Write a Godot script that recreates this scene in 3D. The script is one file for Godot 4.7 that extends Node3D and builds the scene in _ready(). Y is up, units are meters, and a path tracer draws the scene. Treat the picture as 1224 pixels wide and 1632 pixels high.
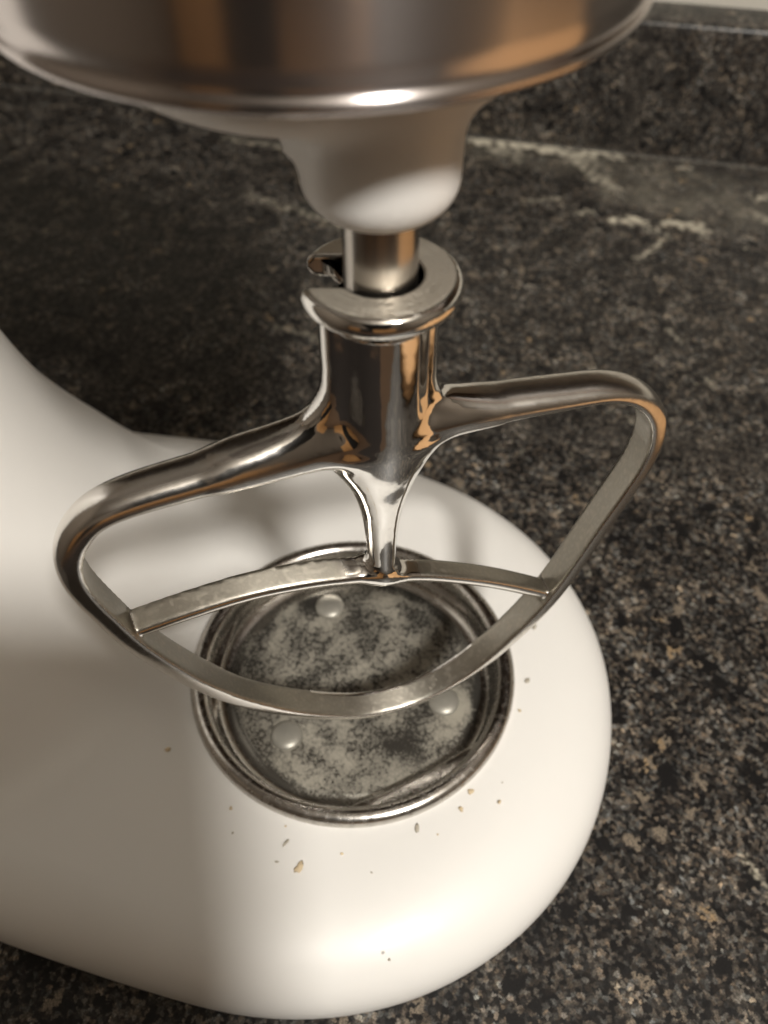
extends Node3D
# Close-up of a stand mixer with its flat beater, on a speckled dark counter.  Lengths in metres; the shapes of the
# mixer and the beater are written in millimetres and scaled by MM.

const MM := 0.001
const THETA := 0.2374            # the mixer and the wall are turned by this much
const PSI := 0.3037              # the beater is turned by this much
const PLATE := Vector3(-0.0099, 0.0, -0.143)   # centre of the clamp plate on the counter
const EYE := Vector3(0.0, 0.268, 0.0)
const PITCH := 48.6

var names := {}
var M := {}

# ------------------------------------------------------------------ small helpers
func numbered(called: String) -> String:
	var n: int = names.get(called, 0)
	names[called] = n + 1
	return called if n == 0 else "%s_%03d" % [called, n]

func tag(o: Node, label := "", category := "", group := "", kind := "") -> Node:
	if label: o.set_meta("label", label)
	if category: o.set_meta("category", category)
	if group: o.set_meta("group", group)
	if kind: o.set_meta("kind", kind)
	return o

func thing(called: String, at: Vector3, turn := 0.0) -> Node3D:
	var o := Node3D.new()
	o.name = numbered(called)
	o.position = at
	o.rotation.y = turn
	add_child(o)
	return o

func put(called: String, mesh: Mesh, material: Material, parent: Node = self, at := Vector3.ZERO, turn := 0.0) -> MeshInstance3D:
	var o := MeshInstance3D.new()
	o.name = numbered(called) if parent == self else called
	o.mesh = mesh
	if material: o.material_override = material
	o.position = at
	o.rotation.y = turn
	parent.add_child(o, true)
	return o

func mat(color: Color, rough: float, metal := 0.0) -> StandardMaterial3D:
	var m := StandardMaterial3D.new()
	m.albedo_color = color.linear_to_srgb()
	m.roughness = rough
	m.metallic = metal
	return m

func arrays_mesh(v: PackedVector3Array, n: PackedVector3Array, idx: PackedInt32Array, uv := PackedVector2Array()) -> ArrayMesh:
	var a := []
	a.resize(Mesh.ARRAY_MAX)
	a[Mesh.ARRAY_VERTEX] = v
	a[Mesh.ARRAY_NORMAL] = n
	a[Mesh.ARRAY_INDEX] = idx
	if uv.size(): a[Mesh.ARRAY_TEX_UV] = uv
	var m := ArrayMesh.new()
	m.add_surface_from_arrays(Mesh.PRIMITIVE_TRIANGLES, a)
	return m

# profile turned about the y axis (mm in, metres out); profile runs so that outside is on its right going up
func lathe(profile: PackedVector2Array, steps := 96, from := 0.0, to := TAU, smooth := 1.0) -> ArrayMesh:
	var v := PackedVector3Array()
	var n := PackedVector3Array()
	var uv := PackedVector2Array()
	var idx := PackedInt32Array()
	var k := profile.size()
	var run := 0.0
	for i in k:
		var a := profile[maxi(i - 1, 0)]
		var b := profile[mini(i + 1, k - 1)]
		var t := (b - a).normalized()
		var nn := Vector2(t.y, -t.x)
		if i > 0: run += profile[i].distance_to(profile[i - 1])
		for j in steps + 1:
			var f := from + (to - from) * j / steps
			v.append(Vector3(profile[i].x * cos(f), profile[i].y, profile[i].x * sin(f)) * MM)
			n.append(Vector3(nn.x * cos(f), nn.y, nn.x * sin(f)))
			uv.append(Vector2(float(j) / steps, run * 0.01))
	for i in k - 1:
		for j in steps:
			var p := i * (steps + 1) + j
			var q := p + steps + 1
			idx.append_array(PackedInt32Array([p, p + 1, q, p + 1, q + 1, q]))
	return arrays_mesh(v, n, idx, uv)

# a box with chamfered edges, centred
func block(size: Vector3, c := 0.002) -> ArrayMesh:
	var st := SurfaceTool.new()
	st.begin(Mesh.PRIMITIVE_TRIANGLES)
	st.set_smooth_group(-1)
	var h := size / 2.0
	var pts := {}
	for sx in [-1, 1]:
		for sy in [-1, 1]:
			for sz in [-1, 1]:
				var s := Vector3(sx, sy, sz)
				for ax in 3:
					var p := s * (h - Vector3(c, c, c))
					p[ax] = s[ax] * h[ax]
					pts[[sx, sy, sz, ax]] = p
	var quad := func(a: Vector3, b: Vector3, d: Vector3, e: Vector3):
		var nn := (b - a).cross(d - a)
		var mid := (a + b + d + e) / 4.0
		var q := [a, b, d, a, d, e] if nn.dot(mid) < 0.0 else [a, d, b, a, e, d]
		for p in q: st.add_vertex(p)
	for ax in 3:
		var b1 := (ax + 1) % 3
		var b2 := (ax + 2) % 3
		for s in [-1, 1]:
			var ps := []
			for cc in [[-1, -1], [1, -1], [1, 1], [-1, 1]]:
				var key := [0, 0, 0, ax]
				key[ax] = s
				key[b1] = cc[0]
				key[b2] = cc[1]
				ps.append(pts[key])
			quad.call(ps[0], ps[1], ps[2], ps[3])
		for s1 in [-1, 1]:
			for s2 in [-1, 1]:
				var e := []
				for t in [-1, 1]:
					var key := [0, 0, 0, b1]
					key[ax] = t
					key[b1] = s1
					key[b2] = s2
					var key2 := key.duplicate()
					key2[3] = b2
					e.append([pts[key], pts[key2]])
				quad.call(e[0][0], e[0][1], e[1][1], e[1][0])
	for sx in [-1, 1]:
		for sy in [-1, 1]:
			for sz in [-1, 1]:
				var a: Vector3 = pts[[sx, sy, sz, 0]]
				var b: Vector3 = pts[[sx, sy, sz, 1]]
				var d: Vector3 = pts[[sx, sy, sz, 2]]
				var q := [a, b, d] if (b - a).cross(d - a).dot(a + b + d) < 0.0 else [a, d, b]
				for p in q: st.add_vertex(p)
	st.generate_normals()
	st.index()
	return st.commit()

# ------------------------------------------------------------------ distance fields and their surface (mm)
func smin(a: float, b: float, k: float) -> float:
	var h := maxf(k - absf(a - b), 0.0) / k
	return minf(a, b) - h * h * k * 0.25

func smax(a: float, b: float, k: float) -> float:
	var h := maxf(k - absf(a - b), 0.0) / k
	return maxf(a, b) + h * h * k * 0.25

# surface nets over values f[(iy * nx + ix) * nz + iz]; returns [vertices, normals, indices], in mm
func nets(f: PackedFloat32Array, nx: int, ny: int, nz: int, lo: Vector3, cell: float, live: PackedByteArray) -> Array:
	var v := PackedVector3Array()
	var n := PackedVector3Array()
	var idx := PackedInt32Array()
	var at := PackedInt32Array()
	at.resize(nx * ny * nz)
	at.fill(-1)
	var offs := PackedInt32Array()
	for c in 8:
		offs.append(((c >> 1 & 1) * nx + (c & 1)) * nz + (c >> 2))   # bit 0 x, bit 1 y, bit 2 z
	var ea := [0, 2, 4, 6, 0, 1, 4, 5, 0, 1, 2, 3]
	var eb := [1, 3, 5, 7, 2, 3, 6, 7, 4, 5, 6, 7]
	var g := PackedFloat32Array()
	g.resize(8)
	for iy in ny - 1:
		for ix in nx - 1:
			var col := iy * nx + ix
			if not (live[col] or live[col + 1] or live[col + nx] or live[col + nx + 1]):
				continue
			for iz in nz - 1:
				var p := col * nz + iz
				var inside := 0
				for c in 8:
					var x := f[p + offs[c]]
					g[c] = x
					if x < 0.0: inside += 1
				if inside == 0 or inside == 8:
					continue
				var sum := Vector3.ZERO
				var cnt := 0
				for e in 12:
					var a: int = ea[e]
					var b: int = eb[e]
					if (g[a] < 0.0) != (g[b] < 0.0):
						var t := g[a] / (g[a] - g[b])
						var pa := Vector3(a & 1, a >> 1 & 1, a >> 2)
						var pb := Vector3(b & 1, b >> 1 & 1, b >> 2)
						sum += pa.lerp(pb, t)
						cnt += 1
				var q := sum / cnt
				var gx := lerpf(lerpf(g[1] - g[0], g[3] - g[2], q.y), lerpf(g[5] - g[4], g[7] - g[6], q.y), q.z)
				var gy := lerpf(lerpf(g[2] - g[0], g[3] - g[1], q.x), lerpf(g[6] - g[4], g[7] - g[5], q.x), q.z)
				var gz := lerpf(lerpf(g[4] - g[0], g[5] - g[1], q.x), lerpf(g[6] - g[2], g[7] - g[3], q.x), q.y)
				at[p] = v.size()
				v.append(lo + (Vector3(ix, iy, iz) + q) * cell)
				n.append(Vector3(gx, gy, gz).normalized())
	var sx := nz
	var sy := nx * nz
	for iy in range(1, ny - 1):
		for ix in range(1, nx - 1):
			var col := iy * nx + ix
			if not live[col]:
				continue
			for iz in range(1, nz - 1):
				var p := col * nz + iz
				if at[p] < 0 and at[p - sx] < 0 and at[p - sy] < 0 and at[p - 1] < 0:
					continue
				var here := f[p] < 0.0
				for ax in 3:
					var step: int = [sx, sy, 1][ax]
					if here == (f[p + step] < 0.0):
						continue
					var u: int = [sy, 1, sx][ax]
					var w: int = [1, sx, sy][ax]
					var a := at[p]
					var b := at[p - u]
					var c := at[p - u - w]
					var d := at[p - w]
					if a < 0 or b < 0 or c < 0 or d < 0:
						continue
					if here:
						idx.append_array(PackedInt32Array([a, c, b, a, d, c]))
					else:
						idx.append_array(PackedInt32Array([a, b, c, a, c, d]))
	# soften the normals over the neighbours
	for turn in 2:
		var m := n.duplicate()
		for i in range(0, idx.size(), 3):
			var a := idx[i]
			var b := idx[i + 1]
			var c := idx[i + 2]
			var s := (n[a] + n[b] + n[c]) * 0.2
			m[a] += s
			m[b] += s
			m[c] += s
		for i in m.size(): m[i] = m[i].normalized()
		n = m
	return [v, n, idx]

# smooth curve through points given as [x, y, more ...]; returns rows of the same width, about `step` apart
func spline(rows: Array, step: float, closed := false) -> Array:
	var out := []
	var k := rows.size()
	for i in (k if closed else k - 1):
		var p0: Array = rows[(i - 1 + k) % k] if closed else rows[maxi(i - 1, 0)]
		var p1: Array = rows[i]
		var p2: Array = rows[(i + 1) % k]
		var p3: Array = rows[(i + 2) % k] if closed else rows[mini(i + 2, k - 1)]
		var m := ceili(Vector2(p1[0], p1[1]).distance_to(Vector2(p2[0], p2[1])) / step)
		for j in m:
			var t := float(j) / m
			var row := []
			for c in p1.size():
				row.append(cubic_interpolate(p1[c], p2[c], p0[c], p3[c], t))
			out.append(row)
	if not closed: out.append(rows[k - 1])
	return out

# ------------------------------------------------------------------ everything
func _ready() -> void:
	set_camera_and_light()
	make_materials()
	build_setting()
	build_kitchen()
	build_mixer()
	build_beater()
	build_crumbs()

func set_camera_and_light() -> void:
	var cam := Camera3D.new()
	cam.name = "camera"
	cam.position = EYE
	cam.rotation_degrees = Vector3(-PITCH, 0, 0)
	cam.near = 0.01
	cam.far = 30.0
	var at := CameraAttributesPhysical.new()
	at.frustum_focal_length = 19.97
	at.exposure_aperture = 9.5
	at.frustum_focus_distance = 0.188
	cam.attributes = at
	cam.fov = 62.0
	add_child(cam)
	cam.current = true
	var we := WorldEnvironment.new()
	we.name = "environment"
	var e := Environment.new()
	e.background_mode = Environment.BG_COLOR
	e.background_color = Color(0.02, 0.018, 0.015)
	e.tonemap_mode = Environment.TONE_MAPPER_LINEAR
	e.tonemap_exposure = 1.0
	e.sdfgi_enabled = true
	e.ssao_enabled = true
	e.ssil_enabled = true
	we.environment = e
	add_child(we)
	# the ceiling lamp: a glowing glass bowl with its light inside
	var lamp_at := Vector3(0.44, 1.40, 0.72)
	var lamp := thing("ceiling_lamp", lamp_at)
	tag(lamp, "round frosted glass ceiling lamp that lights the counter", "lamp")
	var glow := mat(Color(0.9, 0.88, 0.82), 0.4)
	glow.emission_enabled = true
	glow.emission = Color(1.0, 0.87, 0.7)
	glow.emission_energy_multiplier = 4.0
	var bowl := PackedVector2Array()
	for i in 17:
		var a := PI * 0.5 * i / 16.0
		bowl.append(Vector2(105.0 * sin(a) + 0.01, -90.0 * cos(a)))
	put("lamp_shade", lathe(bowl, 64), glow, lamp)
	put("lamp_base", lathe(PackedVector2Array([Vector2(95, 0), Vector2(118, 0), Vector2(118, 40), Vector2(90, 98)]), 48), mat(Color(0.7, 0.68, 0.62), 0.3, 1.0), lamp)
	var light := OmniLight3D.new()
	light.name = "lamp_light"
	light.position = Vector3(0, -0.07, 0)
	light.light_color = Color(1.0, 0.982, 0.952)
	light.light_energy = 2.6
	light.light_size = 0.095
	light.omni_range = 8.0
	light.omni_attenuation = 2.0
	light.shadow_enabled = true
	lamp.add_child(light)

func noise(kind: int, freq: float, seed_: int, octaves := 1) -> FastNoiseLite:
	var n := FastNoiseLite.new()
	n.noise_type = kind
	n.frequency = freq
	n.seed = seed_
	n.fractal_type = FastNoiseLite.FRACTAL_FBM if octaves > 1 else FastNoiseLite.FRACTAL_NONE
	n.fractal_octaves = octaves
	return n

func noise_texture(n: FastNoiseLite, size: int, lo: float, hi: float, as_normal := 0.0) -> NoiseTexture2D:
	var t := NoiseTexture2D.new()
	t.width = size
	t.height = size
	t.seamless = true
	t.noise = n
	if as_normal > 0.0:
		t.as_normal_map = true
		t.bump_strength = as_normal
	else:
		var g := Gradient.new()
		g.set_color(0, Color(lo, lo, lo))
		g.set_color(1, Color(hi, hi, hi))
		t.color_ramp = g
	return t

# speckled dark stone; one tile of `wide` metres that repeats without a seam
func stone_image(w: int, wide: float, seed_: int) -> ImageTexture:
	var px := w / wide                                           # pixels per metre
	var small := noise(FastNoiseLite.TYPE_CELLULAR, 1.0 / (0.0012 * px), seed_)
	small.cellular_return_type = FastNoiseLite.RETURN_CELL_VALUE
	small.domain_warp_enabled = true
	small.domain_warp_amplitude = 0.0024 * px
	small.domain_warp_frequency = 1.0 / (0.0022 * px)
	var big := noise(FastNoiseLite.TYPE_CELLULAR, 1.0 / (0.0040 * px), seed_ + 1)
	big.cellular_return_type = FastNoiseLite.RETURN_CELL_VALUE
	big.domain_warp_enabled = true
	big.domain_warp_amplitude = 0.006 * px
	big.domain_warp_frequency = 1.0 / (0.004 * px)
	var cloud := noise(FastNoiseLite.TYPE_SIMPLEX_SMOOTH, 1.0 / (0.026 * px), seed_ + 2, 4)
	var grain := noise(FastNoiseLite.TYPE_SIMPLEX, 1.0 / (0.0008 * px), seed_ + 3, 3)
	var a := small.get_seamless_image(w, w).get_data()
	var b := big.get_seamless_image(w, w).get_data()
	var c := cloud.get_seamless_image(w, w).get_data()
	var d := grain.get_seamless_image(w, w).get_data()
	# palette of the small grains, picked by value + cloud
	var ramp := [[0.0, 17, 16, 16], [0.16, 29, 27, 26], [0.34, 46, 43, 40], [0.5, 66, 62, 57], [0.63, 84, 79, 73], [0.76, 102, 95, 86], [0.87, 126, 120, 112], [0.95, 164, 154, 138], [1.01, 186, 178, 165]]
	var lut := PackedByteArray()
	for i in 256:
		var t := i / 255.0
		var k := 0
		while k < ramp.size() - 2 and t >= ramp[k + 1][0]: k += 1
		for ch in 3: lut.append(ramp[k][ch + 1])
	var out := PackedByteArray()
	out.resize(w * w * 3)
	var o := 0
	for i in w * w:
		var q := b[i]
		var t := clampi(int(a[i] * 0.8 + (c[i] - 128) * 0.4 + (q - 128) * 0.16 + 16), 0, 255)
		var s := 0.56 + d[i] * 0.0033
		var warm := ((a[i] * 7 + q * 3) % 64 - 32) * 0.0022
		var r := lut[t * 3] * s * (1.0 + warm)
		var g := lut[t * 3 + 1] * s
		var bb := lut[t * 3 + 2] * s * (1.0 - warm)
		if q > 253 and a[i] > 150:
			r = 138 * s; g = 118 * s; bb = 92 * s
		elif q > 246 and a[i] > 70:
			r = 114 * s; g = 104 * s; bb = 91 * s
		elif q < 12:
			r = 22 * s; g = 21 * s; bb = 21 * s
		out[o] = clampi(int(r), 0, 255)
		out[o + 1] = clampi(int(g), 0, 255)
		out[o + 2] = clampi(int(bb), 0, 255)
		o += 3
	return ImageTexture.create_from_image(Image.create_from_data(w, w, false, Image.FORMAT_RGB8, out))

# the flour that lies on 0.7 m by 0.63 m of the counter, as the alpha of one pale colour
func dust_image() -> ImageTexture:
	var im := Image.create_empty(1024, 922, false, Image.FORMAT_RGBA8)
	im.fill(Color(0.82, 0.79, 0.71, 0.0))
	dust(im, 1024 / 0.7)
	return ImageTexture.create_from_image(im)

# flour smears: strokes in counter coordinates (mm from the clamp plate, x along the mixer, z towards the front)
func dust(im: Image, px: float) -> void:
	var rng := RandomNumberGenerator.new()
	rng.seed = 77
	var strokes := [
		[20, -425, 160, -405, 14.0, 0.025], [60, -390, 165, -370, 14.0, 0.03], [-40, -425, 20, -410, 9.0, 0.03],
		[36, -430, 48, -424, 4.0, 0.3], [-20, -428, 0, -420, 5.0, 0.25], [150, -380, 158, -372, 3.0, 0.4],
		# x0, z0, x1, z1, half width, strength
		[-32, -436, 62, -437, 4.2, 0.9], [62, -439, 160, -440, 1.2, 0.4], [-60, -437, -34, -437, 2.2, 0.5],
		[30, -431, 52, -405, 3.0, 0.45], [52, -405, 66, -392, 4.0, 0.35],
		[64, -352, 82, -357, 3.2, 0.9], [82, -357, 92, -345, 2.2, 0.7], [96, -356, 116, -357, 3.2, 0.85], [116, -357, 122, -346, 2.6, 0.6],
		[100, -345, 82, -312, 1.6, 0.6], [44, -356, 54, -360, 2.0, 0.6], [10, -362, 34, -372, 2.0, 0.35], [150, -400, 160, -404, 3.0, 0.7], [104, -428, 110, -430, 2.0, 0.6],
		[-160, -330, -120, -318, 3.0, 0.16], [-120, -318, -60, -300, 3.5, 0.14], [-100, -205, -60, -198, 1.6, 0.3], [-200, -400, -150, -396, 3.0, 0.18],
		[128, 18, 134, 25, 0.9, 0.75], [134, 25, 138, 34, 0.9, 0.5], [121, 74, 121, 80, 0.9, 0.6], [140, 52, 146, 56, 1.1, 0.4],
		[100, -250, 108, -240, 1.4, 0.35], [120, -214, 123, -208, 1.3, 0.5], [84, -176, 90, -172, 1.4, 0.35], [150, -130, 156, -122, 1.2, 0.35],
	]
	for s in strokes:
		stroke(im, px, rng, s[0], s[1], s[2], s[3], s[4] * 1.35, s[5])
	for k in 260:                                       # loose specks, more of them near the wall
		var x := rng.randf_range(-220, 200)
		var z := -440.0 + 420.0 * pow(rng.randf(), 1.5)
		stroke(im, px, rng, x, z, x + rng.randf_range(-2, 2), z + rng.randf_range(-2, 2), rng.randf_range(0.5, 1.3), rng.randf_range(0.2, 0.7))

func stroke(im: Image, px: float, rng: RandomNumberGenerator, x0: float, z0: float, x1: float, z1: float, half: float, strength: float) -> void:
	var a := Vector2(x0, z0)
	var b := Vector2(x1, z1)
	var n := int(a.distance_to(b) / 0.5) + 2
	for i in n:
		var p := a.lerp(b, float(i) / (n - 1)) + Vector2(rng.randf_range(-1, 1), rng.randf_range(-1, 1)) * half * (0.5 + rng.randf())
		if rng.randf() < 0.12: continue
		var r := half * rng.randf_range(0.22, 0.75)
		var c := Vector2(p.x + 350.0, p.y + 445.0) * px * MM
		var rp := r * px * MM
		var amount := strength * rng.randf_range(0.5, 1.0)
		for y in range(int(c.y - rp) - 1, int(c.y + rp) + 2):
			for x in range(int(c.x - rp) - 1, int(c.x + rp) + 2):
				if x < 0 or y < 0 or x >= im.get_width() or y >= im.get_height():
					continue
				var t := 1.0 - Vector2(x, y).distance_to(c) / maxf(rp, 0.8)
				if t > 0.0:
					t = minf(t * 1.6, 1.0) * amount * rng.randf_range(0.5, 1.0)
					var was := im.get_pixel(x, y)
					was.a = lerpf(was.a, 1.0, t)
					im.set_pixel(x, y, was)

func make_materials() -> void:
	M.stone = mat(Color.WHITE, 0.4)
	M.stone.metallic_specular = 0.38
	M.stone.albedo_texture = stone_image(2048, 0.36, 11)
	M.stone.detail_enabled = true
	M.stone.detail_blend_mode = BaseMaterial3D.BLEND_MODE_MIX
	M.stone.detail_uv_layer = BaseMaterial3D.DETAIL_UV_2
	M.stone.detail_albedo = dust_image()
	M.splash = mat(Color.WHITE, 0.35)
	M.splash.albedo_texture = M.stone.albedo_texture
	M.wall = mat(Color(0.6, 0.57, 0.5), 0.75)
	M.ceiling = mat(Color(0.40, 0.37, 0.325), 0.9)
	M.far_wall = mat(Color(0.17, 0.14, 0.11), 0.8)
	M.enamel = mat(Color(0.80, 0.785, 0.755), 1.0)
	M.enamel.roughness_texture = noise_texture(noise(FastNoiseLite.TYPE_SIMPLEX_SMOOTH, 0.02, 8, 5), 512, 0.36, 0.5)
	M.enamel.uv1_triplanar = true
	M.enamel.uv1_scale = Vector3.ONE * 9.0
	M.chrome = mat(Color(0.82, 0.81, 0.79), 1.0, 1.0)
	M.chrome.texture_repeat = false
	M.chrome.roughness_texture = satin_ramp()
	M.chrome.albedo_texture = satin_tone()
	M.steel = mat(Color(0.45, 0.42, 0.385), 0.24, 1.0)
	M.dark_steel = mat(Color(0.64, 0.61, 0.57), 1.0, 1.0)
	M.dark_steel.roughness_texture = noise_texture(noise(FastNoiseLite.TYPE_SIMPLEX, 0.05, 14, 4), 256, 0.12, 0.36)
	M.dark_steel.albedo_texture = noise_texture(noise(FastNoiseLite.TYPE_SIMPLEX, 0.04, 15, 5), 256, 0.82, 1.0)
	M.dark_steel.uv1_triplanar = true
	M.dark_steel.uv1_scale = Vector3.ONE * 22.0
	M.brushed = mat(Color(0.62, 0.575, 0.56), 0.24, 1.0)
	M.brushed.anisotropy_enabled = true
	M.brushed.anisotropy = -0.85
	M.floured = mat(Color.WHITE, 1.0, 1.0)
	flour_textures(M.floured)
	M.crumb = mat(Color(0.62, 0.50, 0.33), 0.85)
	M.crumb_grey = mat(Color(0.44, 0.40, 0.33), 0.85)
	M.wood = mat(Color(0.50, 0.27, 0.11), 0.45)
	M.dark_wood = mat(Color(0.05, 0.028, 0.016), 0.5)
	M.board = mat(Color(0.62, 0.36, 0.17), 0.5)
	M.floor = mat(Color(0.11, 0.07, 0.045), 0.4)
	M.dark = mat(Color(0.02, 0.02, 0.02), 0.35)

# roughness along u: 0 polished ... 1 satin
func satin_tone() -> GradientTexture2D:
	var g := Gradient.new()
	g.offsets = PackedFloat32Array([0.0, 0.4, 0.82, 1.0])
	g.colors = PackedColorArray([Color(1, 1, 1), Color(0.97, 0.96, 0.95), Color(0.74, 0.725, 0.69), Color(0.92, 0.9, 0.86)])
	var t := GradientTexture2D.new()
	t.gradient = g
	t.width = 256
	t.height = 4
	return t

func satin_ramp() -> GradientTexture2D:
	var g := Gradient.new()
	g.offsets = PackedFloat32Array([0.0, 0.2, 0.7, 0.82, 1.0])
	g.colors = PackedColorArray([Color(0.07, 0.07, 0.07), Color(0.11, 0.11, 0.11), Color(0.33, 0.33, 0.33), Color(0.36, 0.36, 0.36), Color(0.6, 0.6, 0.6)])
	var t := GradientTexture2D.new()
	t.gradient = g
	t.width = 256
	t.height = 4
	return t

# the steel floor of the clamp plate under mottled flour: colour, metal and roughness go together
func flour_textures(m: StandardMaterial3D) -> void:
	var s := 640
	var arcs := noise(FastNoiseLite.TYPE_SIMPLEX_SMOOTH, 0.11, 31, 4)
	var clump := noise(FastNoiseLite.TYPE_SIMPLEX_SMOOTH, 0.075, 34, 3)
	var fine := noise(FastNoiseLite.TYPE_CELLULAR, 0.11, 33).get_image(s, s).get_data()
	var grit := noise(FastNoiseLite.TYPE_SIMPLEX, 0.2, 35, 2).get_image(s, s).get_data()
	var col := PackedByteArray()
	var orm := PackedByteArray()
	col.resize(s * s * 3)
	orm.resize(s * s * 3)
	for y in s:
		for x in s:
			var i := y * s + x
			var p := Vector2(x - s / 2, y - s / 2) * (96.0 / s)          # mm
			var r := p.length()
			var turn := (p - Vector2(9, -6)).angle()
			var rr := (p - Vector2(9, -6)).length()
			var smear := arcs.get_noise_3d(rr * 1.5, cos(turn) * 9.0, sin(turn) * 9.0)
			var t := 0.38 + smear * 0.3 + clump.get_noise_2d(p.x, p.y) * 0.5 + (128 - fine[i]) * 0.0026 + (grit[i] - 128) * 0.0034
			t -= clampf((r - 37.0) * 0.16, 0.0, 0.9)                     # wiped towards the wall
			t -= 0.4 * clampf(1.3 - (p - Vector2(20, 19)).length() / 9.0, 0.0, 1.0)
			t += 0.6 * clampf(1.2 - (p - Vector2(34, 4)).length() / 8.0, 0.0, 1.0)
			t += 0.3 * clampf(1.2 - (p - Vector2(-4, 29)).length() / 13.0, 0.0, 1.0)
			t -= 0.6 * clampf(1.2 - (p - Vector2(-22, -27)).length() / 6.0, 0.0, 1.0)
			t = clampf(t, 0.0, 1.0)
			var k := smoothstep(0.0, 1.0, t)
			var base := Color(0.44, 0.43, 0.405).lerp(Color(0.62, 0.60, 0.55), k)
			col[i * 3] = int(base.r * 255)
			col[i * 3 + 1] = int(base.g * 255)
			col[i * 3 + 2] = int(base.b * 255)
			orm[i * 3] = int(lerpf(0.2, 0.7, k) * 255)
			orm[i * 3 + 1] = orm[i * 3]
			orm[i * 3 + 2] = int(lerpf(0.8, 0.15, k) * 255)
	m.albedo_texture = ImageTexture.create_from_image(Image.create_from_data(s, s, false, Image.FORMAT_RGB8, col))
	var o := ImageTexture.create_from_image(Image.create_from_data(s, s, false, Image.FORMAT_RGB8, orm))
	m.roughness_texture = o
	m.roughness_texture_channel = BaseMaterial3D.TEXTURE_CHANNEL_GREEN
	m.metallic_texture = o
	m.metallic_texture_channel = BaseMaterial3D.TEXTURE_CHANNEL_BLUE

# a flat patch in kitchen coordinates (metres from the clamp plate)
func sheet(corners: Array, uv: Array) -> ArrayMesh:
	var st := SurfaceTool.new()
	st.begin(Mesh.PRIMITIVE_TRIANGLES)
	for k in [0, 1, 2, 0, 2, 3]:
		st.set_uv(uv[k])
		st.add_vertex(corners[k])
	st.generate_normals()
	return st.commit()

func kitchen(local: Vector3) -> Vector3:
	return PLATE + local.rotated(Vector3.UP, -THETA)

func build_setting() -> void:
	# counter: a slab with a rounded front edge, seen from above
	var st := SurfaceTool.new()
	st.begin(Mesh.PRIMITIVE_TRIANGLES)
	var prof := [Vector2(-0.4435, 0.0), Vector2(0.178, 0.0)]
	for i in 7:
		var a := PI / 2 * (i + 1) / 7.0
		prof.append(Vector2(0.178 + 0.012 * sin(a), -0.012 + 0.012 * cos(a)))
	prof.append(Vector2(0.19, -0.04))
	prof.append(Vector2(-0.4435, -0.04))
	var x0 := -1.05
	var x1 := 1.4
	for i in prof.size() - 1:
		var a: Vector2 = prof[i]
		var b: Vector2 = prof[i + 1]
		var q := [Vector3(x0, a.y, a.x), Vector3(x1, a.y, a.x), Vector3(x1, b.y, b.x), Vector3(x0, b.y, b.x)]
		for k in [0, 1, 2, 0, 2, 3]:
			var p: Vector3 = q[k]
			st.set_uv(Vector2(p.x, p.z - p.y) / 0.36)
			st.set_uv2(Vector2((p.x + 0.35) / 0.7, (p.z - p.y + 0.445) / 0.63))
			st.set_smooth_group(1)
			st.add_vertex(p)
	st.generate_normals()
	tag(put("countertop", st.commit(), M.stone, self, PLATE, -THETA), "", "", "", "structure")
	# backsplash of the same stone, standing against the wall
	st = SurfaceTool.new()
	st.begin(Mesh.PRIMITIVE_TRIANGLES)
	var sp := [Vector2(-0.4405, -0.002), Vector2(-0.4405, 0.077), Vector2(-0.4412, 0.0795), Vector2(-0.4432, 0.081), Vector2(-0.474, 0.081)]
	var run := 0.0
	for i in sp.size() - 1:
		var a: Vector2 = sp[i]
		var b: Vector2 = sp[i + 1]
		var q := [Vector3(x0, a.y, a.x), Vector3(x0, b.y, b.x), Vector3(x1, b.y, b.x), Vector3(x1, a.y, a.x)]
		var l := a.distance_to(b)
		for k in [0, 1, 2, 0, 2, 3]:
			var p: Vector3 = q[k]
			st.set_uv(Vector2(p.x + 0.13, run + (l if k == 1 or k == 2 else 0.0)) / 0.36)
			st.add_vertex(p)
		run += l
	st.generate_normals()
	var bs := put("backsplash", st.commit(), M.splash, self, PLATE, -THETA)
	tag(bs, "", "", "", "structure")
	# the joint between counter and backsplash, filled with pale caulk
	var bead := block(Vector3(2.4, 0.0012, 0.0012), 0.0004)
	put("caulk", bead, mat(Color(0.10, 0.092, 0.08), 0.7), bs, Vector3(0.17, 0.0003, -0.4398))
	tag(put("wall", block(Vector3(3.6, 2.5, 0.1), 0.001), M.wall, self, kitchen(Vector3(0.5, 0.25, -0.5245)), -THETA), "", "", "", "structure")

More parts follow.
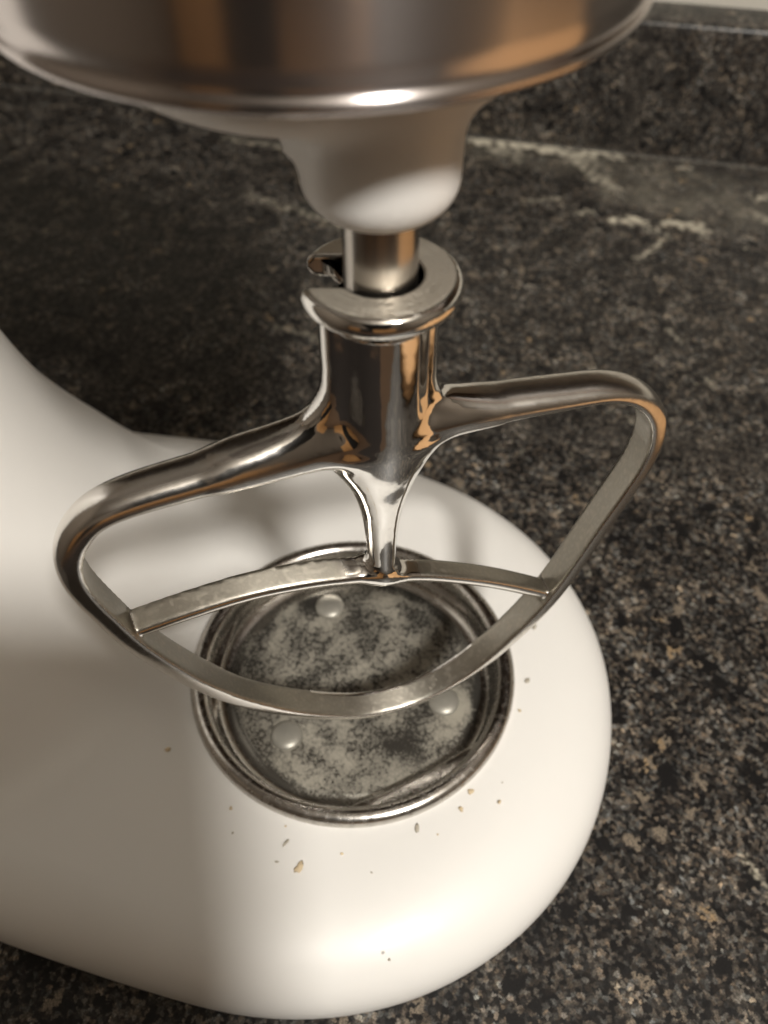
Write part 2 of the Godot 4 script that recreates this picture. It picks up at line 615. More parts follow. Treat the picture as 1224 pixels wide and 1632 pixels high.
func build_kitchen() -> void:
	# what the polished metal mirrors: floor, ceiling, the other walls and the cupboards behind the camera
	tag(put("floor", block(Vector3(3.6, 0.05, 3.4), 0.001), M.floor, self, kitchen(Vector3(0.5, -0.925, 1.2)), -THETA), "", "", "", "structure")
	tag(put("ceiling", block(Vector3(3.6, 0.06, 3.4), 0.001), M.ceiling, self, kitchen(Vector3(0.5, 1.53, 1.2)), -THETA), "", "", "", "structure")
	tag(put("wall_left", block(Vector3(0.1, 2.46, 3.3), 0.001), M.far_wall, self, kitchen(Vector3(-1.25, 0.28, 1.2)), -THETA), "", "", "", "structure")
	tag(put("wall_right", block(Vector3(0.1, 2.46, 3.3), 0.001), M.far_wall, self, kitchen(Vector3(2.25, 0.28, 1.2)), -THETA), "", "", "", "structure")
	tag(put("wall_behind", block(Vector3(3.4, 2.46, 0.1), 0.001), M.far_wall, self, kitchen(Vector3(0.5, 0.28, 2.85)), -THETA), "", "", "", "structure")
	tag(put("floor_mat", block(Vector3(1.25, 0.012, 1.2), 0.004), mat(Color(0.026, 0.021, 0.019), 0.9), self, kitchen(Vector3(-0.3, -0.893, 0.85)), -THETA), "dark mat lying on the kitchen floor in front of the counter", "mat")
	var knob := lathe(PackedVector2Array([Vector2(6, 0), Vector2(6, 8), Vector2(14, 14), Vector2(10, 20), Vector2(0.01, 22)]), 20)
	for k in 4:
		var x := -0.75 + 0.62 * k
		if k == 1: continue
		var c := thing("base_cabinet", kitchen(Vector3(x, -0.9, 2.45)), -THETA)
		tag(c, ["wooden base cabinet at the left behind the camera", "", "wooden base cabinet right of the dark range behind the camera", "wooden base cabinet at the right end behind the camera"][k], "cabinet", "")
		put("carcass", block(Vector3(0.6, 0.88, 0.58), 0.003), M.wood, c, Vector3(0, 0.44, 0))
		for s in [-1, 1]:
			var d := put("door", block(Vector3(0.285, 0.74, 0.02), 0.004), M.wood, c, Vector3(0.147 * s, 0.47, -0.301))
			var kn := put("knob", knob, M.steel, d, Vector3(-0.11 * s, 0.25, -0.011))
			kn.rotation.x = -PI / 2
	var r := thing("range", kitchen(Vector3(-0.13, -0.9, 2.45)), -THETA)
	tag(r, "dark kitchen range between the wooden cabinets behind the camera", "range")
	put("body", block(Vector3(0.6, 0.9, 0.58), 0.004), M.dark, r, Vector3(0, 0.45, 0))
	put("oven_door", block(Vector3(0.57, 0.55, 0.03), 0.006), M.dark, r, Vector3(0, 0.42, -0.306))
	put("handle", block(Vector3(0.5, 0.02, 0.02), 0.006), M.steel, r, Vector3(0, 0.66, -0.346))
	var u := thing("upper_cabinet", kitchen(Vector3(0.35, 0.48, -0.347)), -THETA)
	tag(u, "dark wooden upper cabinet on the wall above the counter", "cabinet")
	put("carcass", block(Vector3(2.6, 0.8, 0.25), 0.003), M.dark_wood, u, Vector3(0, 0.4, 0))
	for k in 6:
		put("door", block(Vector3(0.42, 0.76, 0.02), 0.004), M.dark_wood, u, Vector3(-1.08 + 0.432 * k, 0.4, 0.136))
	var cb := thing("cutting_board", kitchen(Vector3(0.40, 0.0, -0.02)), -THETA)
	tag(cb, "orange brown wooden cutting board lying right of the mixer", "cutting board")
	put("board", block(Vector3(0.38, 0.018, 0.30), 0.004), M.board, cb, Vector3(0, 0.009, 0))
	# the phone that took the picture, behind its own lens
	var b := Basis.from_euler(Vector3(deg_to_rad(-PITCH), 0, 0))
	var ph := thing("phone", EYE + b * Vector3(-0.010, -0.079, 0.0085))
	ph.rotation_degrees.x = -PITCH
	tag(ph, "dark phone held over the mixer, casting the soft shadow on its base", "phone")
	put("case", block(Vector3(0.104, 0.170, 0.008), 0.0025), M.dark, ph)
	put("screen", block(Vector3(0.09, 0.158, 0.001), 0.0003), mat(Color(0.02, 0.02, 0.025), 0.08), ph, Vector3(0, 0, 0.0044))

# ------------------------------------------------------------------ the mixer (mm, about the clamp plate's centre)
func base_edge(c: Vector2, dir: Vector2) -> float:
	var lo := 0.0
	var hi := 420.0
	for i in 26:
		var m := (lo + hi) / 2
		var p := c + dir * m
		var f: float
		if p.x > -20.0:
			f = pow((p.x + 20.0) / 105.0, 2.1) + pow(absf(p.y + 2.0) / 100.0, 2.1)
		else:
			var half := 100.0 - 10.0 * smoothstep(-20.0, -230.0, p.x)
			f = pow(maxf(-p.x - 150.0, 0.0) / 95.0, 2.3) + pow(absf(p.y + 2.0) / half, 2.1)
		if f < 1.0: lo = m
		else: hi = m
	return lo

func mixer_base() -> ArrayMesh:
	var v := PackedVector3Array()
	var idx := PackedInt32Array()
	var c := Vector2(-185, 0)
	var around := 400
	var rows := 0
	for j in around:
		var f := TAU * j / around
		var dir := Vector2(cos(f), sin(f))
		var out := base_edge(c, dir)
		var col := 1.0 / sqrt(pow(dir.x / 60.0, 2) + pow(dir.y / 42.0, 2))
		var l := out - col
		var w := minf(38.0, l * 0.5)
		var pr := []                                   # (distance from the edge inwards, height)
		pr.append(Vector2(5.0, 0.0))
		pr.append(Vector2(2.6, 1.6))
		pr.append(Vector2(0.8, 5.0))
		for i in 15:
			var a := PI / 2 * i / 14.0
			var e := w * (1.0 - pow(cos(a), 2.0 / 2.25))
			pr.append(Vector2(e, 9.5 + 20.5 * pow(sin(a), 2.0 / 2.25) + 282.0 * exp((e - l) / 20.0) * smoothstep(2.0, 38.0, e) * smoothstep(77.0, 48.0, l - e)))
		for i in 76:
			var e := lerpf(w, l, (i + 1) / 76.0)
			var y := 30.0 + 282.0 * exp((e - l) / 20.0) * smoothstep(2.0, 38.0, e) * smoothstep(77.0, 48.0, l - e)
			pr.append(Vector2(e, minf(y, 262.0)))
		rows = pr.size()
		for p in pr:
			var at: Vector2 = c + dir * (out - float(p.x))
			var r: float = at.length()
			if r > 43.0 and r < 50.5: at = at / r * 47.0
			v.append(Vector3(at.x, p.y, at.y) * MM)
	for j in around:
		var k := (j + 1) % around
		for i in rows - 1:
			var a := j * rows + i
			var b := k * rows + i
			for tri in [[a, a + 1, b], [b, a + 1, b + 1]]:
				var gone := true
				for p in tri:
					if Vector2(v[p].x, v[p].z).length() > 0.04705 or v[p].y < 0.025: gone = false
				if not gone: idx.append_array(PackedInt32Array(tri))
	var n := PackedVector3Array()
	n.resize(v.size())
	for i in range(0, idx.size(), 3):
		var nn := (v[idx[i + 2]] - v[idx[i]]).cross(v[idx[i + 1]] - v[idx[i]])
		for k in 3: n[idx[i + k]] += nn
	for i in n.size(): n[i] = n[i].normalized() if n[i].length() > 0 else Vector3.UP
	return arrays_mesh(v, n, idx)

func mixer_head() -> ArrayMesh:
	# a long rounded body lofted along x
	var v := PackedVector3Array()
	var n := PackedVector3Array()
	var idx := PackedInt32Array()
	var around := 48
	var long := 40
	for i in long + 1:
		var t := float(i) / long
		var a := PI * t
		var x := -100.0 - 172.0 * cos(a)
		var s := pow(maxf(sin(a), 0.0), 0.5)
		for j in around + 1:
			var f := TAU * j / around
			var y := 322.0 + (62.0 if sin(f) > 0 else 66.0) * s * signf(sin(f)) * pow(absf(sin(f)), 0.8)
			var z := 60.0 * s * signf(cos(f)) * pow(absf(cos(f)), 0.85)
			v.append(Vector3(x, y, z) * MM)
			n.append(Vector3(-cos(a) * 0.5, sin(f) * s, cos(f) * s).normalized())
	for i in long:
		for j in around:
			var p := i * (around + 1) + j
			var q := p + around + 1
			idx.append_array(PackedInt32Array([p, p + 1, q, p + 1, q + 1, q]))
	return arrays_mesh(v, n, idx)

func planetary() -> ArrayMesh:
	var lo := Vector3(-44, 194, -44)
	var cell := 1.0
	var nx := 89
	var ny := 56
	var f := PackedFloat32Array()
	f.resize(nx * ny * nx)
	var live := PackedByteArray()
	live.resize(nx * ny)
	live.fill(1)
	for iy in ny:
		var y := lo.y + iy
		for ix in nx:
			var x := lo.x + ix
			for iz in nx:
				var z := lo.z + iz
				# the disc under the ring, with a rounded lower edge
				var r := sqrt(x * x + z * z)
				var qx := r - 27.5
				var qy := absf(y - 231.5) - 8.0
				var disc := sqrt(pow(maxf(qx, 0), 2) + pow(maxf(qy, 0), 2)) + minf(maxf(qx, qy), 0) - 8.5
				# the boss that holds the shaft, off centre
				var bx := x - 13.9
				var bz := z - 17.7
				var br := sqrt(bx * bx + bz * bz) - (12.0 - 5.5 + (y - 200.0) * 0.03)
				var by := absf(y - 225.9) - 20.0
				var boss := sqrt(pow(maxf(br, 0), 2) + pow(maxf(by, 0), 2)) + minf(maxf(br, by), 0) - 5.5
				# a rib beside it
				var cx := x - 4.5
				var cz := z - 17.0
				var rib := maxf(sqrt(cx * cx + cz * cz) - 6.0, 209.0 - y)
				var d := smin(smin(boss, rib, 2.5), disc, 3.2)
				f[(iy * nx + ix) * nx + iz] = maxf(d, y - 248.5)
	var r := nets(f, nx, ny, nx, lo, cell, live)
	var v: PackedVector3Array = r[0]
	for i in v.size(): v[i] *= MM
	return arrays_mesh(v, r[1], r[2])

func arc_profile(c: Vector2, r: float, a0: float, a1: float, n: int) -> PackedVector2Array:
	var out := PackedVector2Array()
	for i in n + 1:
		var a := lerpf(a0, a1, float(i) / n)
		out.append(c + Vector2(cos(a), sin(a)) * r)
	return out

func build_mixer() -> void:
	var m := thing("stand_mixer", PLATE, -THETA)
	tag(m, "white enamelled stand mixer with a steel ring under its head and no bowl", "stand mixer")
	put("base", mixer_base(), M.enamel, m)
	put("head", mixer_head(), M.enamel, m)
	# steel drip ring with a rolled lower lip
	var p := PackedVector2Array([Vector2(45.8, 262), Vector2(46.15, 230)])
	p.append_array(arc_profile(Vector2(47.4, 227.2), 1.25, PI, TAU + 0.9, 12))
	p.append_array(PackedVector2Array([Vector2(48.0, 228.6), Vector2(48.05, 229.4), Vector2(48.4, 230.4), Vector2(48.6, 232.0), Vector2(48.6, 240), Vector2(48.6, 252), Vector2(48.6, 262)]))
	put("drip_ring", lathe(p, 160), M.brushed, m)
	put("planetary_hub", planetary(), M.enamel, m)
	put("beater_shaft", lathe(PackedVector2Array([Vector2(0.01, 168), Vector2(5.2, 168), Vector2(6.2, 169.2), Vector2(6.2, 190), Vector2(6.2, 215)]), 64), M.steel, m, Vector3(13.9, 0, 17.7) * MM)
	# clamp plate
	var plate := Node3D.new()
	plate.name = "clamp_plate"
	plate.position = Vector3(0, 30.0, 0) * MM
	m.add_child(plate)
	var rim := PackedVector2Array([Vector2(51.4, -0.4), Vector2(51.5, 0.5)])
	rim.append_array(arc_profile(Vector2(48.6, 0.6), 2.9, 0.05, PI * 0.9, 14))
	rim.append_array(PackedVector2Array([Vector2(45.7, 0.4), Vector2(45.5, -0.6), Vector2(45.4, -2.0)]))
	rim.append_array(arc_profile(Vector2(45.0, -3.0), 0.8, 0.4, -0.4, 3))
	rim.append_array(PackedVector2Array([Vector2(45.0, -5.5), Vector2(44.4, -7.2), Vector2(43.2, -8.5), Vector2(41.6, -9.0)]))
	put("rim", lathe(rim, 160), M.dark_steel, plate)
	var fl := PackedVector2Array([Vector2(41.8, -9.0), Vector2(39.5, -9.0), Vector2(38.6, -8.3), Vector2(37.6, -8.2), Vector2(36.0, -8.2), Vector2(12, -8.0), Vector2(0.01, -8.0)])
	var fm := lathe(fl, 96)
	var ar := fm.surface_get_arrays(0)
	var uv: PackedVector2Array = ar[Mesh.ARRAY_TEX_UV]
	for i in uv.size():
		var q: Vector3 = ar[Mesh.ARRAY_VERTEX][i]
		uv[i] = Vector2(q.x / 0.096 + 0.5, q.z / 0.096 + 0.5)
	put("plate_floor", arrays_mesh(ar[Mesh.ARRAY_VERTEX], ar[Mesh.ARRAY_NORMAL], ar[Mesh.ARRAY_INDEX], uv), M.floured, plate)
	var screw := PackedVector2Array([Vector2(5.0, -0.3), Vector2(5.0, 0.4), Vector2(4.6, 0.95), Vector2(3.6, 1.5), Vector2(2.2, 1.85), Vector2(0.01, 2.0)])
	var sm := lathe(screw, 32)
	var screw_m := mat(Color(0.33, 0.315, 0.275), 0.42, 0.45)
	for s in [Vector2(-15.8, -26.6), Vector2(-15.4, 23.6), Vector2(30, 0.5)]:
		put("screw", sm, screw_m, plate, Vector3(s.x, -8.0, s.y) * MM)
	# lugs that hold the bowl: thin crescents reaching inwards from the rim
	for s in [[0.33, 1.42, 6.2], [2.5, 3.4, 2.6], [4.6, 5.5, 2.6]]:
		put("lug", lug(s[0], s[1], s[2]), M.dark_steel, plate)

func lug(a0: float, a1: float, reach: float) -> ArrayMesh:
	var v := PackedVector3Array()
	var idx := PackedInt32Array()
	var steps := 28
	for i in steps + 1:
		var t := float(i) / steps
		var a := lerpf(a0, a1, t)
		var w := reach * pow(sin(PI * clampf(t, 0.02, 0.98)), 0.6)
		var dip := -2.4 - 1.6 * t
		var pts := [Vector2(45.6, dip), Vector2(45.6 - w * 0.8, dip - 0.5), Vector2(45.6 - w, dip - 1.2), Vector2(45.6 - w, dip - 2.0), Vector2(45.6, dip - 1.4)]
		for p in pts: v.append(Vector3(p.x * cos(a), p.y, p.x * sin(a)) * MM)
	for i in steps:
		for j in 4:
			var p := i * 5 + j
			idx.append_array(PackedInt32Array([p, p + 5, p + 1, p + 1, p + 5, p + 6]))
	var n := PackedVector3Array()
	n.resize(v.size())
	for i in range(0, idx.size(), 3):
		var nn := (v[idx[i + 2]] - v[idx[i]]).cross(v[idx[i + 1]] - v[idx[i]])
		for k in 3: n[idx[i + k]] += nn
	for i in n.size(): n[i] = n[i].normalized() if n[i].length() > 0 else Vector3.UP
	return arrays_mesh(v, n, idx)

# ------------------------------------------------------------------ the beater (mm; u across, d down from the lens, w towards the camera)
const BOTTOM := 227.0     # d of its lowest point

func beater_frame_rows() -> Array:
	# inner edge of the frame: u, d, thickness outwards, half depth, share of arm (round, polished)
	return [
		[0, 118.0, 8.2, 5.2, 1.0], [13, 117.6, 7.8, 5.2, 1.0], [25, 117.4, 6.9, 5.0, 1.0], [38, 117.8, 5.9, 4.8, 1.0], [48.5, 118.6, 5.2, 4.6, 0.95], [55.5, 121.4, 4.9, 4.4, 0.5], [60.3, 127.0, 4.9, 4.2, 0.1], [62.0, 133.5, 5.0, 4.1, 0.0], [61.6, 139.5, 5.1, 4.0, 0.0],
		[59.8, 146.0, 5.2, 4.0, 0.0], [54.6, 160.3, 5.4, 4.0, 0.0], [47.6, 180.0, 5.6, 4.0, 0.0], [41, 193.3, 5.6, 4.0, 0.0], [31, 207.0, 5.6, 3.7, 0.0], [22.5, 215.0, 5.5, 3.5, 0.0], [13, 220.2, 5.5, 3.4, 0.0],
		[3.5, 221.7, 5.5, 3.4, 0.0], [-8, 219.2, 5.5, 3.4, 0.0], [-22.5, 209.6, 5.5, 3.5, 0.0], [-35.5, 196.8, 5.5, 3.7, 0.0], [-44.6, 183.4, 5.5, 4.0, 0.0], [-50.8, 171.5, 5.5, 4.0, 0.0], [-55.9, 159.6, 5.5, 4.0, 0.0],
		[-59.0, 149.5, 5.3, 4.0, 0.0], [-61.1, 141.5, 5.2, 4.1, 0.0], [-61.9, 135.5, 5.2, 4.2, 0.0], [-61.3, 130.0, 5.3, 4.3, 0.1], [-58.9, 125.6, 5.6, 4.4, 0.45], [-54.6, 122.3, 6.0, 4.6, 0.9], [-48, 120.6, 6.4, 4.8, 1.0], [-36, 119.6, 7.0, 5.0, 1.0], [-25, 119.0, 7.6, 5.2, 1.0], [-13, 118.5, 8.0, 5.2, 1.0]]

func bar_rows() -> Array:
	return [[-58, 155.6], [-44, 153.4], [-30, 152.3], [-16, 153.6], [-5, 156.2], [0, 158.4], [6, 160.6], [15, 164.4], [29, 172.2], [42, 181.2], [50, 187.5]]

const WEB_LEFT := [[84.0, 11.0], [92.0, 11.0], [98.0, 11.05], [101.0, 11.4], [103.0, 12.1], [106.0, 14.4], [108.4, 18.0], [110.2, 23.0], [111.6, 28.5], [113.0, 31.0], [117.0, 32.0]]
const WEB_RIGHT := [[84.0, 10.6], [98.0, 10.6], [103.0, 10.8], [105.5, 11.6], [107.3, 13.6], [108.8, 17.0], [110.5, 21.0], [117.0, 24.0]]

func table(k: Array, d: float) -> float:
	for i in k.size() - 1:
		if d < k[i + 1][0]:
			var a: Array = k[maxi(i - 1, 0)]
			var b: Array = k[i]
			var c: Array = k[i + 1]
			var e: Array = k[mini(i + 2, k.size() - 1)]
			return cubic_interpolate_in_time(b[1], c[1], a[1], e[1], clampf((d - b[0]) / (c[0] - b[0]), 0, 1), c[0] - b[0], minf(a[0] - b[0], -0.01), maxf(e[0] - b[0], c[0] - b[0] + 0.01))
	return k[-1][1]

func stem_half(d: float) -> float:
	var k := [[112.0, 17.0], [117.0, 15.0], [120.5, 11.6], [124.0, 9.3], [128.0, 7.3], [132.0, 5.9], [137.0, 4.7], [143.0, 3.9], [152.0, 3.3], [158.0, 3.3], [170.0, 3.3]]
	for i in k.size() - 1:
		if d < k[i + 1][0]:
			var a: Array = k[maxi(i - 1, 0)]
			var b: Array = k[i]
			var c: Array = k[i + 1]
			var e: Array = k[mini(i + 2, k.size() - 1)]
			return cubic_interpolate(b[1], c[1], a[1], e[1], clampf((d - b[0]) / (c[0] - b[0]), 0, 1))
	return 3.3

# nearest point of a fine curve: [signed distance, index]; the sign is that of the left side
func nearest(p: Vector2, pts: PackedVector2Array, closed: bool) -> Vector2:
	var k := pts.size()
	var best := 1e9
	var bi := 0
	var i := 0
	while i < k:
		var q := pts[i].distance_squared_to(p)
		if q < best:
			best = q
			bi = i
		i += 8
	if best > 900.0:
		return Vector2(sqrt(best), bi)
	best = 1e9
	var bt := 0.0
	var side := 1.0
	for o in range(-9, 9):
		var a := bi + o
		if closed: a = (a + k) % k
		elif a < 0 or a > k - 2: continue
		var pa := pts[a]
		var ab := pts[(a + 1) % k] - pa
		var t := clampf((p - pa).dot(ab) / ab.length_squared(), 0.0, 1.0)
		var q := p.distance_squared_to(pa + ab * t)
		if q < best:
			best = q
			bt = a + t
			side = -1.0 if ab.cross(p - pa) > 0.0 else 1.0
	return Vector2(sqrt(best) * side, bt)

func build_beater() -> void:
	var fr := spline(beater_frame_rows(), 0.5, true)
	var fp := PackedVector2Array()
	for r in fr: fp.append(Vector2(r[0], r[1]))
	var br := spline(bar_rows(), 0.5)
	var bp := PackedVector2Array()
	for r in br: bp.append(Vector2(r[0], r[1]))
	var cell := 0.55
	var lo := Vector3(-69.5, 84.0, -10.4)
	var nx := int(139.0 / cell) + 1
	var ny := int(146.0 / cell) + 1
	var half := 19
	var nz := half * 2 + 1
	lo.z = -half * cell
	var f := PackedFloat32Array()
	f.resize(nx * ny * nz)
	f.fill(9.0)
	var live := PackedByteArray()
	live.resize(nx * ny)
	for iy in ny:
		var d := lo.y + iy * cell
		var sh := stem_half(d)
		for ix in nx:
			var u := lo.x + ix * cell
			var hubby := absf(u) < 44.0 and d < 132.0
			var flare := table(WEB_LEFT if u < 0 else WEB_RIGHT, d)
			var slope := (table(WEB_LEFT if u < 0 else WEB_RIGHT, d + 0.3) - flare) / 0.3
			var stemmy := absf(u) < 16.0 and d > 112.0 and d < 170.0
			var near := nearest(Vector2(u, d), fp, true)
			var s := near.x
			var framey := s > -6.0 and s < 13.0
			var bar := nearest(Vector2(u, d), bp, false) if d > 145.0 and d < 196.0 else Vector2(99, 0)
			var barry := absf(bar.x) < 8.0
			if s > 3.0 and s < 25.0: barry = false
			if not (hubby or stemmy or framey or barry): continue
			live[iy * nx + ix] = 1
			var r0: Array = fr[int(near.y) % fr.size()]
			var r1: Array = fr[(int(near.y) + 1) % fr.size()]
			var ft := near.y - floorf(near.y)
			var T: float = lerpf(r0[2], r1[2], ft)
			var b: float = lerpf(r0[3], r1[3], ft)
			var k: float = lerpf(r0[4], r1[4], ft)
			var s0 := lerpf(0.22, 0.5, k) * T
			var along := (s - s0) / (T - s0) if s > s0 else (s0 - s) / s0 * k
			along = pow(absf(along), 2.3)
			var rr := lerpf(0.5, 2.4, k)
			var lean := 0.3 * smoothstep(195.0, 216.0, d)          # the blade leans a little along the bottom
			var bar_lean := lerpf(0.42, 0.05, smoothstep(-12.0, 8.0, u))
			for iz in nz:
				var w := (iz - half) * cell
				var aw := absf(w)
				var v := 9.0
				if framey:
					var g := pow(along + pow(aw / b, 2.3), 1.0 / 2.3)
					v = smax(lean * w - s, (g - 1.0) * minf(T - s0, b) * 0.95, rr)
				if hubby:
					var yb := maxf(d - 112.0, 0.0) * 0.47
					var hub := sqrt(u * u + w * w + yb * yb) - 8.2
					var side := (absf(u) - flare) / sqrt(1.0 + slope * slope)
					var web := smax(smax(side, aw - 3.4, 3.2), d - 116.0, 2.0)
					v = smin(v, web, 4.0 if u < 0 else 2.5)
					v = smin(v, hub, 2.6)
				if stemmy:
					var deep := lerpf(7.0, 3.6, smoothstep(118.0, 150.0, d))
					var g := pow(pow(absf(u) / sh, 1.9) + pow(aw / deep, 1.9), 1.0 / 1.9)
					var stem := (g - 1.0) * minf(sh, deep) * 0.9
					stem = smax(stem, smax(115.0 - d, d - 160.5 - u * 0.3, 1.0), 1.5)
					v = smin(v, stem, 1.5)
				if barry:
					var bs := -bar.x - bar_lean * w              # below the bar's upper face
					var ga := (bs - 1.0) / 3.0 if bs > 1.0 else 0.0
					var g := pow(pow(absf(ga), 2.2) + pow(aw / 2.7, 2.2), 1.0 / 2.2)
					var cb := smax(-bs, (g - 1.0) * 2.5, 0.5)
					if s > 1.5 and s < 25.0: cb = maxf(cb, s - 1.5)
					v = smin(v, cb, 3.6 if absf(u) < 14.0 else 0.5)
				f[(iy * nx + ix) * nz + iz] = v
	var res := nets(f, nx, ny, nz, lo, cell, live)
	var vs: PackedVector3Array = res[0]
	var ns: PackedVector3Array = res[1]
	var ids: PackedInt32Array = res[2]
	# satin faces: the inner face of the frame below the corners and the upper face of the bar; u of the uv tells how satin
	var grain := noise(FastNoiseLite.TYPE_SIMPLEX, 0.55, 3, 2)
	var wave := noise(FastNoiseLite.TYPE_SIMPLEX_SMOOTH, 0.16, 4, 2)
	var uvs := PackedVector2Array()
	uvs.resize(vs.size())
	var part := PackedByteArray()
	part.resize(vs.size())
	for i in vs.size():
		var p := vs[i]
		var q := Vector2(p.x, p.y)
		var nn := Vector2(ns[i].x, ns[i].y)
		var near := nearest(q, fp, true)
		var k: float = fr[int(near.y) % fr.size()][4]
		var bar := nearest(q, bp, false) if p.y > 145.0 and p.y < 196.0 else Vector2(99, 0)
		var sat := 0.0
		if absf(bar.x) < 4.8 and (near.x < -0.4 or near.x > 25.0) and absf(p.x) > 4.0 and p.y > 145.0:
			part[i] = 2
			sat = smoothstep(0.3, 0.6, -nn.y)
			sat *= smoothstep(6.0, 11.0, absf(p.x))
			sat = maxf(sat, 0.3)
		elif near.x > -0.7 and near.x < 25.0 and (absf(p.x) > 12.0 or p.y > 180.0):
			part[i] = 1
			var ia := int(near.y) % fp.size()
			var tan := (fp[(ia + 1) % fp.size()] - fp[ia]).normalized()
			var inward := Vector2(-tan.y, tan.x)
			sat = smoothstep(0.5, 0.8, nn.dot(inward)) * (1.0 - smoothstep(0.15, 0.75, k))
			sat = maxf(sat, maxf(smoothstep(150.0, 175.0, p.y) * 0.45, (0.46 if p.x < 0 else 0.6) * smoothstep(12.0, 24.0, absf(p.x))))
		elif p.y > 124.0:
			part[i] = 3
		sat = sat * 0.82 + 0.07 * grain.get_noise_3d(p.x, p.y * 0.6, p.z) * (0.5 + sat)
		# the cast metal is not quite even
		ns[i] = (ns[i] + Vector3(wave.get_noise_3d(p.x, p.y, p.z), wave.get_noise_3d(p.x + 90, p.y, p.z), wave.get_noise_3d(p.x, p.y + 90, p.z)) * 0.017 * (1.0 - sat * 0.8) + Vector3(grain.get_noise_3d(p.y, p.x, p.z), grain.get_noise_3d(p.z, p.y, p.x), 0.0) * 0.01).normalized()
		uvs[i] = Vector2(clampf(sat, 0.01, 0.99), 0.5)
		vs[i] = Vector3(p.x, BOTTOM - p.y, p.z) * MM
		ns[i] = Vector3(ns[i].x, -ns[i].y, ns[i].z)
	var root := thing("flat_beater", Vector3(-0.0006, EYE.y - BOTTOM * MM, -0.1225), PSI)
	tag(root, "shiny metal flat beater hanging from the mixer shaft above the round plate", "beater")
	join_islands(ids, part)
	var called := ["socket", "frame", "crossbar", "stem"]
	for k in 4:
		var remap := PackedInt32Array()
		remap.resize(vs.size())
		remap.fill(-1)
		var v2 := PackedVector3Array()
		var n2 := PackedVector3Array()
		var u2 := PackedVector2Array()
		var i2 := PackedInt32Array()
		for i in range(0, ids.size(), 3):
			var pk := part[ids[i + 1]] if part[ids[i + 1]] == part[ids[i + 2]] else part[ids[i]]
			if pk != k: continue
			for j in [0, 2, 1]:
				var o := ids[i + j]
				if remap[o] < 0:
					remap[o] = v2.size()
					v2.append(vs[o])
					n2.append(ns[o])
					u2.append(uvs[o])
				i2.append(remap[o])
		put(called[k], arrays_mesh(v2, n2, i2, u2), M.chrome, root)
	put("collar", beater_collar(), M.chrome, root)

# hand small islands of one part to the part that surrounds them
func join_islands(ids: PackedInt32Array, part: PackedByteArray) -> void:
	for turn in 3:
		var up := PackedInt32Array(range(part.size()))
		var find := func(a: int) -> int:
			while up[a] != a:
				up[a] = up[up[a]]
				a = up[a]
			return a
		for i in range(0, ids.size(), 3):
			for e in 3:
				var a := ids[i + e]
				var b := ids[i + (e + 1) % 3]
				if a < b and part[a] == part[b]:
					var ra: int = find.call(a)
					var rb: int = find.call(b)
					if ra != rb: up[ra] = rb
		var size := {}
		for i in part.size():
			var r: int = find.call(i)
			size[r] = size.get(r, 0) + 1
		var changed := false
		for pass_ in 12:
			for i in range(0, ids.size(), 3):
				for e in 3:
					var a := ids[i + e]
					var b := ids[i + (e + 1) % 3]
					if part[a] != part[b]:
						var sa: int = size[find.call(a)]
						var sb: int = size[find.call(b)]
						if sa < 500 and sa < sb:
							part[a] = part[b]
							changed = true
						elif sb < 500 and sb < sa:
							part[b] = part[a]
							changed = true
		if not changed: break

func beater_collar() -> ArrayMesh:
	var cell := 0.4
	var nx := int(30.0 / cell) + 1
	var ny := int(12.0 / cell) + 1
	var lo := Vector3(-15, 77.6, -15)
	var f := PackedFloat32Array()
	f.resize(nx * ny * nx)
	var live := PackedByteArray()
	live.resize(nx * ny)
	live.fill(1)
	var ax := Vector2(-cos(PSI), -sin(PSI))
	for iy in ny:
		var d := lo.y + iy * cell
		for ix in nx:
			var u := lo.x + ix * cell
			for iz in nx:
				var w := lo.z + iz * cell
				var r := sqrt(u * u + w * w)
				var top := 79.0 - d
				# rounded disc
				var qx := r - 11.7
				var qy := absf(d - 81.3) - 0.15
				var disc := sqrt(pow(maxf(qx, 0), 2) + pow(maxf(qy, 0), 2)) + minf(maxf(qx, qy), 0) - 2.2
				disc = smax(disc, top + 0.05, 0.5)
				var neck := maxf(r - 9.2 + 0.35 * sin((d - 85.0) * 2.6), absf(d - 84.6) - 2.4)
				var v := smin(disc, neck, 2.2)
				var bore := maxf(r - 7.1, d - 87.0)
				v = smax(v, -bore, 0.5)
				var al := u * ax.x + w * ax.y
				var cr := u * ax.y - w * ax.x
				var slot := maxf(maxf(absf(cr + 0.6) - 4.8, -al), d - 88.0)
				v = smax(v, -slot, 0.5)
				f[(iy * nx + ix) * nx + iz] = v
	var rings := noise(FastNoiseLite.TYPE_SIMPLEX, 0.4, 9, 2)
	var res := nets(f, nx, ny, nx, lo, cell, live)
	var v: PackedVector3Array = res[0]
	var n: PackedVector3Array = res[1]
	var ids: PackedInt32Array = res[2]
	var uv := PackedVector2Array()
	for i in v.size():
		var sat := smoothstep(0.8, 0.99, -n[i].y) * 0.96 + 0.02
		uv.append(Vector2(sat, 0.5))
		v[i] = Vector3(v[i].x, BOTTOM - v[i].y, v[i].z) * MM
		n[i] = Vector3(n[i].x, -n[i].y, n[i].z)
		if n[i].y > 0.8:                                  # turned face: fine rings and stray scratches
			var r := Vector2(v[i].x, v[i].z) / MM
			var groove := rings.get_noise_2d(r.length() * 6.0, r.angle() * 1.5) * 0.5 + rings.get_noise_2d(r.angle() * 40.0, r.length()) * 0.12
			n[i] = (n[i] + Vector3(r.x, 0, r.y).normalized() * groove).normalized()
	for i in range(0, ids.size(), 3):
		var t := ids[i + 1]
		ids[i + 1] = ids[i + 2]
		ids[i + 2] = t
	return arrays_mesh(v, n, ids, uv)

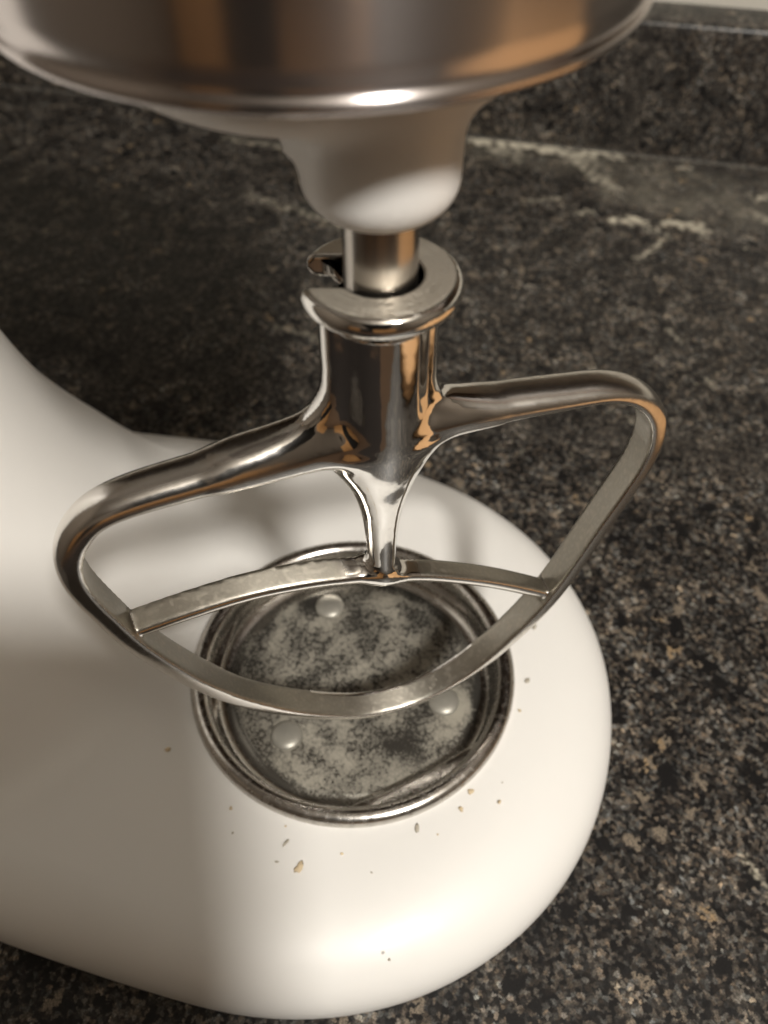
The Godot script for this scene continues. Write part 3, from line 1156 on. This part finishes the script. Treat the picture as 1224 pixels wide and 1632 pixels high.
# ------------------------------------------------------------------ crumbs on the base
func crumb_mesh(r: float, seed_: int) -> ArrayMesh:
	var s := SphereMesh.new()
	s.radius = r
	s.height = r * 1.2
	s.radial_segments = 10
	s.rings = 6
	var a := s.get_mesh_arrays()
	var nz := noise(FastNoiseLite.TYPE_SIMPLEX, 0.9, seed_)
	var v: PackedVector3Array = a[Mesh.ARRAY_VERTEX]
	for i in v.size():
		v[i] *= 1.0 + 0.55 * nz.get_noise_3dv(v[i] / r * 1.4)
	a[Mesh.ARRAY_VERTEX] = v
	var m := ArrayMesh.new()
	m.add_surface_from_arrays(Mesh.PRIMITIVE_TRIANGLES, a)
	return m

func build_crumbs() -> void:
	var rows := [
		# x, z, radius, stretch, turn, tan?, label
		[1.8, 63.5, 1.15, 1.7, 1.0, 1, "largest tan crumb on the white base, in front of the steel plate"],
		[-46.5, 40.0, 0.9, 1.2, 0.3, 1, "brown crumb in the shaded left part of the white base"],
		[41.8, 37.3, 0.7, 1.5, 2.0, 1, "tan crumb touching the plate rim at its lower right"],
		[43.5, 31.5, 0.9, 1.2, 0.4, 1, "pale crumb beside the lower right of the plate rim"],
		[54.6, -29.3, 0.75, 1.6, 1.2, 0, "grey crumb on the white base right of the beater crossbar"],
		[54.8, -8.6, 0.8, 1.4, 0.8, 0, "grey crumb on the white base right of the plate"],
		[30.8, 45.5, 0.75, 2.0, 1.4, 0, "long dark crumb below the plate on the right"],
		[30.9, 80.1, 0.45, 1.1, 0, 0, "tiny dark speck near the front edge of the white base"],
		[-3.8, 58.3, 0.45, 3.4, 0.9, 0, "thin grey sliver left of the largest crumb"],
		[53.8, 2.5, 0.5, 1.3, 2.1, 1, "small tan crumb by the right side of the plate rim"],
		[-22.0, 52.5, 0.55, 1.3, 1.7, 1, "small tan crumb below the left of the plate rim"],
		[-19.0, 59.0, 0.35, 1.2, 0.7, 0, "tiny dark speck left of the thin sliver on the base"],
	]
	for i in rows.size():
		var r: Array = rows[i]
		var o := put("crumb", crumb_mesh(r[2] * 0.8 * MM, 40 + i), M.crumb if r[5] else M.crumb_grey, self, kitchen(Vector3(r[0], 30.25, r[1]) * MM), r[4])
		o.scale = Vector3(r[3], 0.7, 1.0)
		tag(o, r[6], "crumb", "crumbs on the mixer base")
	var rng := RandomNumberGenerator.new()
	rng.seed = 5
	for i in 7:
		var a := rng.randf_range(0.25, 2.0)
		var d := rng.randf_range(53.0, 66.0)
		var o := put("crumb", crumb_mesh(rng.randf_range(0.16, 0.34) * MM, 90 + i), M.crumb if rng.randf() < 0.6 else M.crumb_grey, self, kitchen(Vector3(d * cos(a), 30.1, d * sin(a)) * MM), rng.randf() * 3.0)
		o.scale = Vector3(rng.randf_range(1.0, 2.0), 0.7, 1.0)
		tag(o, "minute pale crumb scattered on the white base just in front of the plate", "crumb", "minute crumbs in front of the plate")
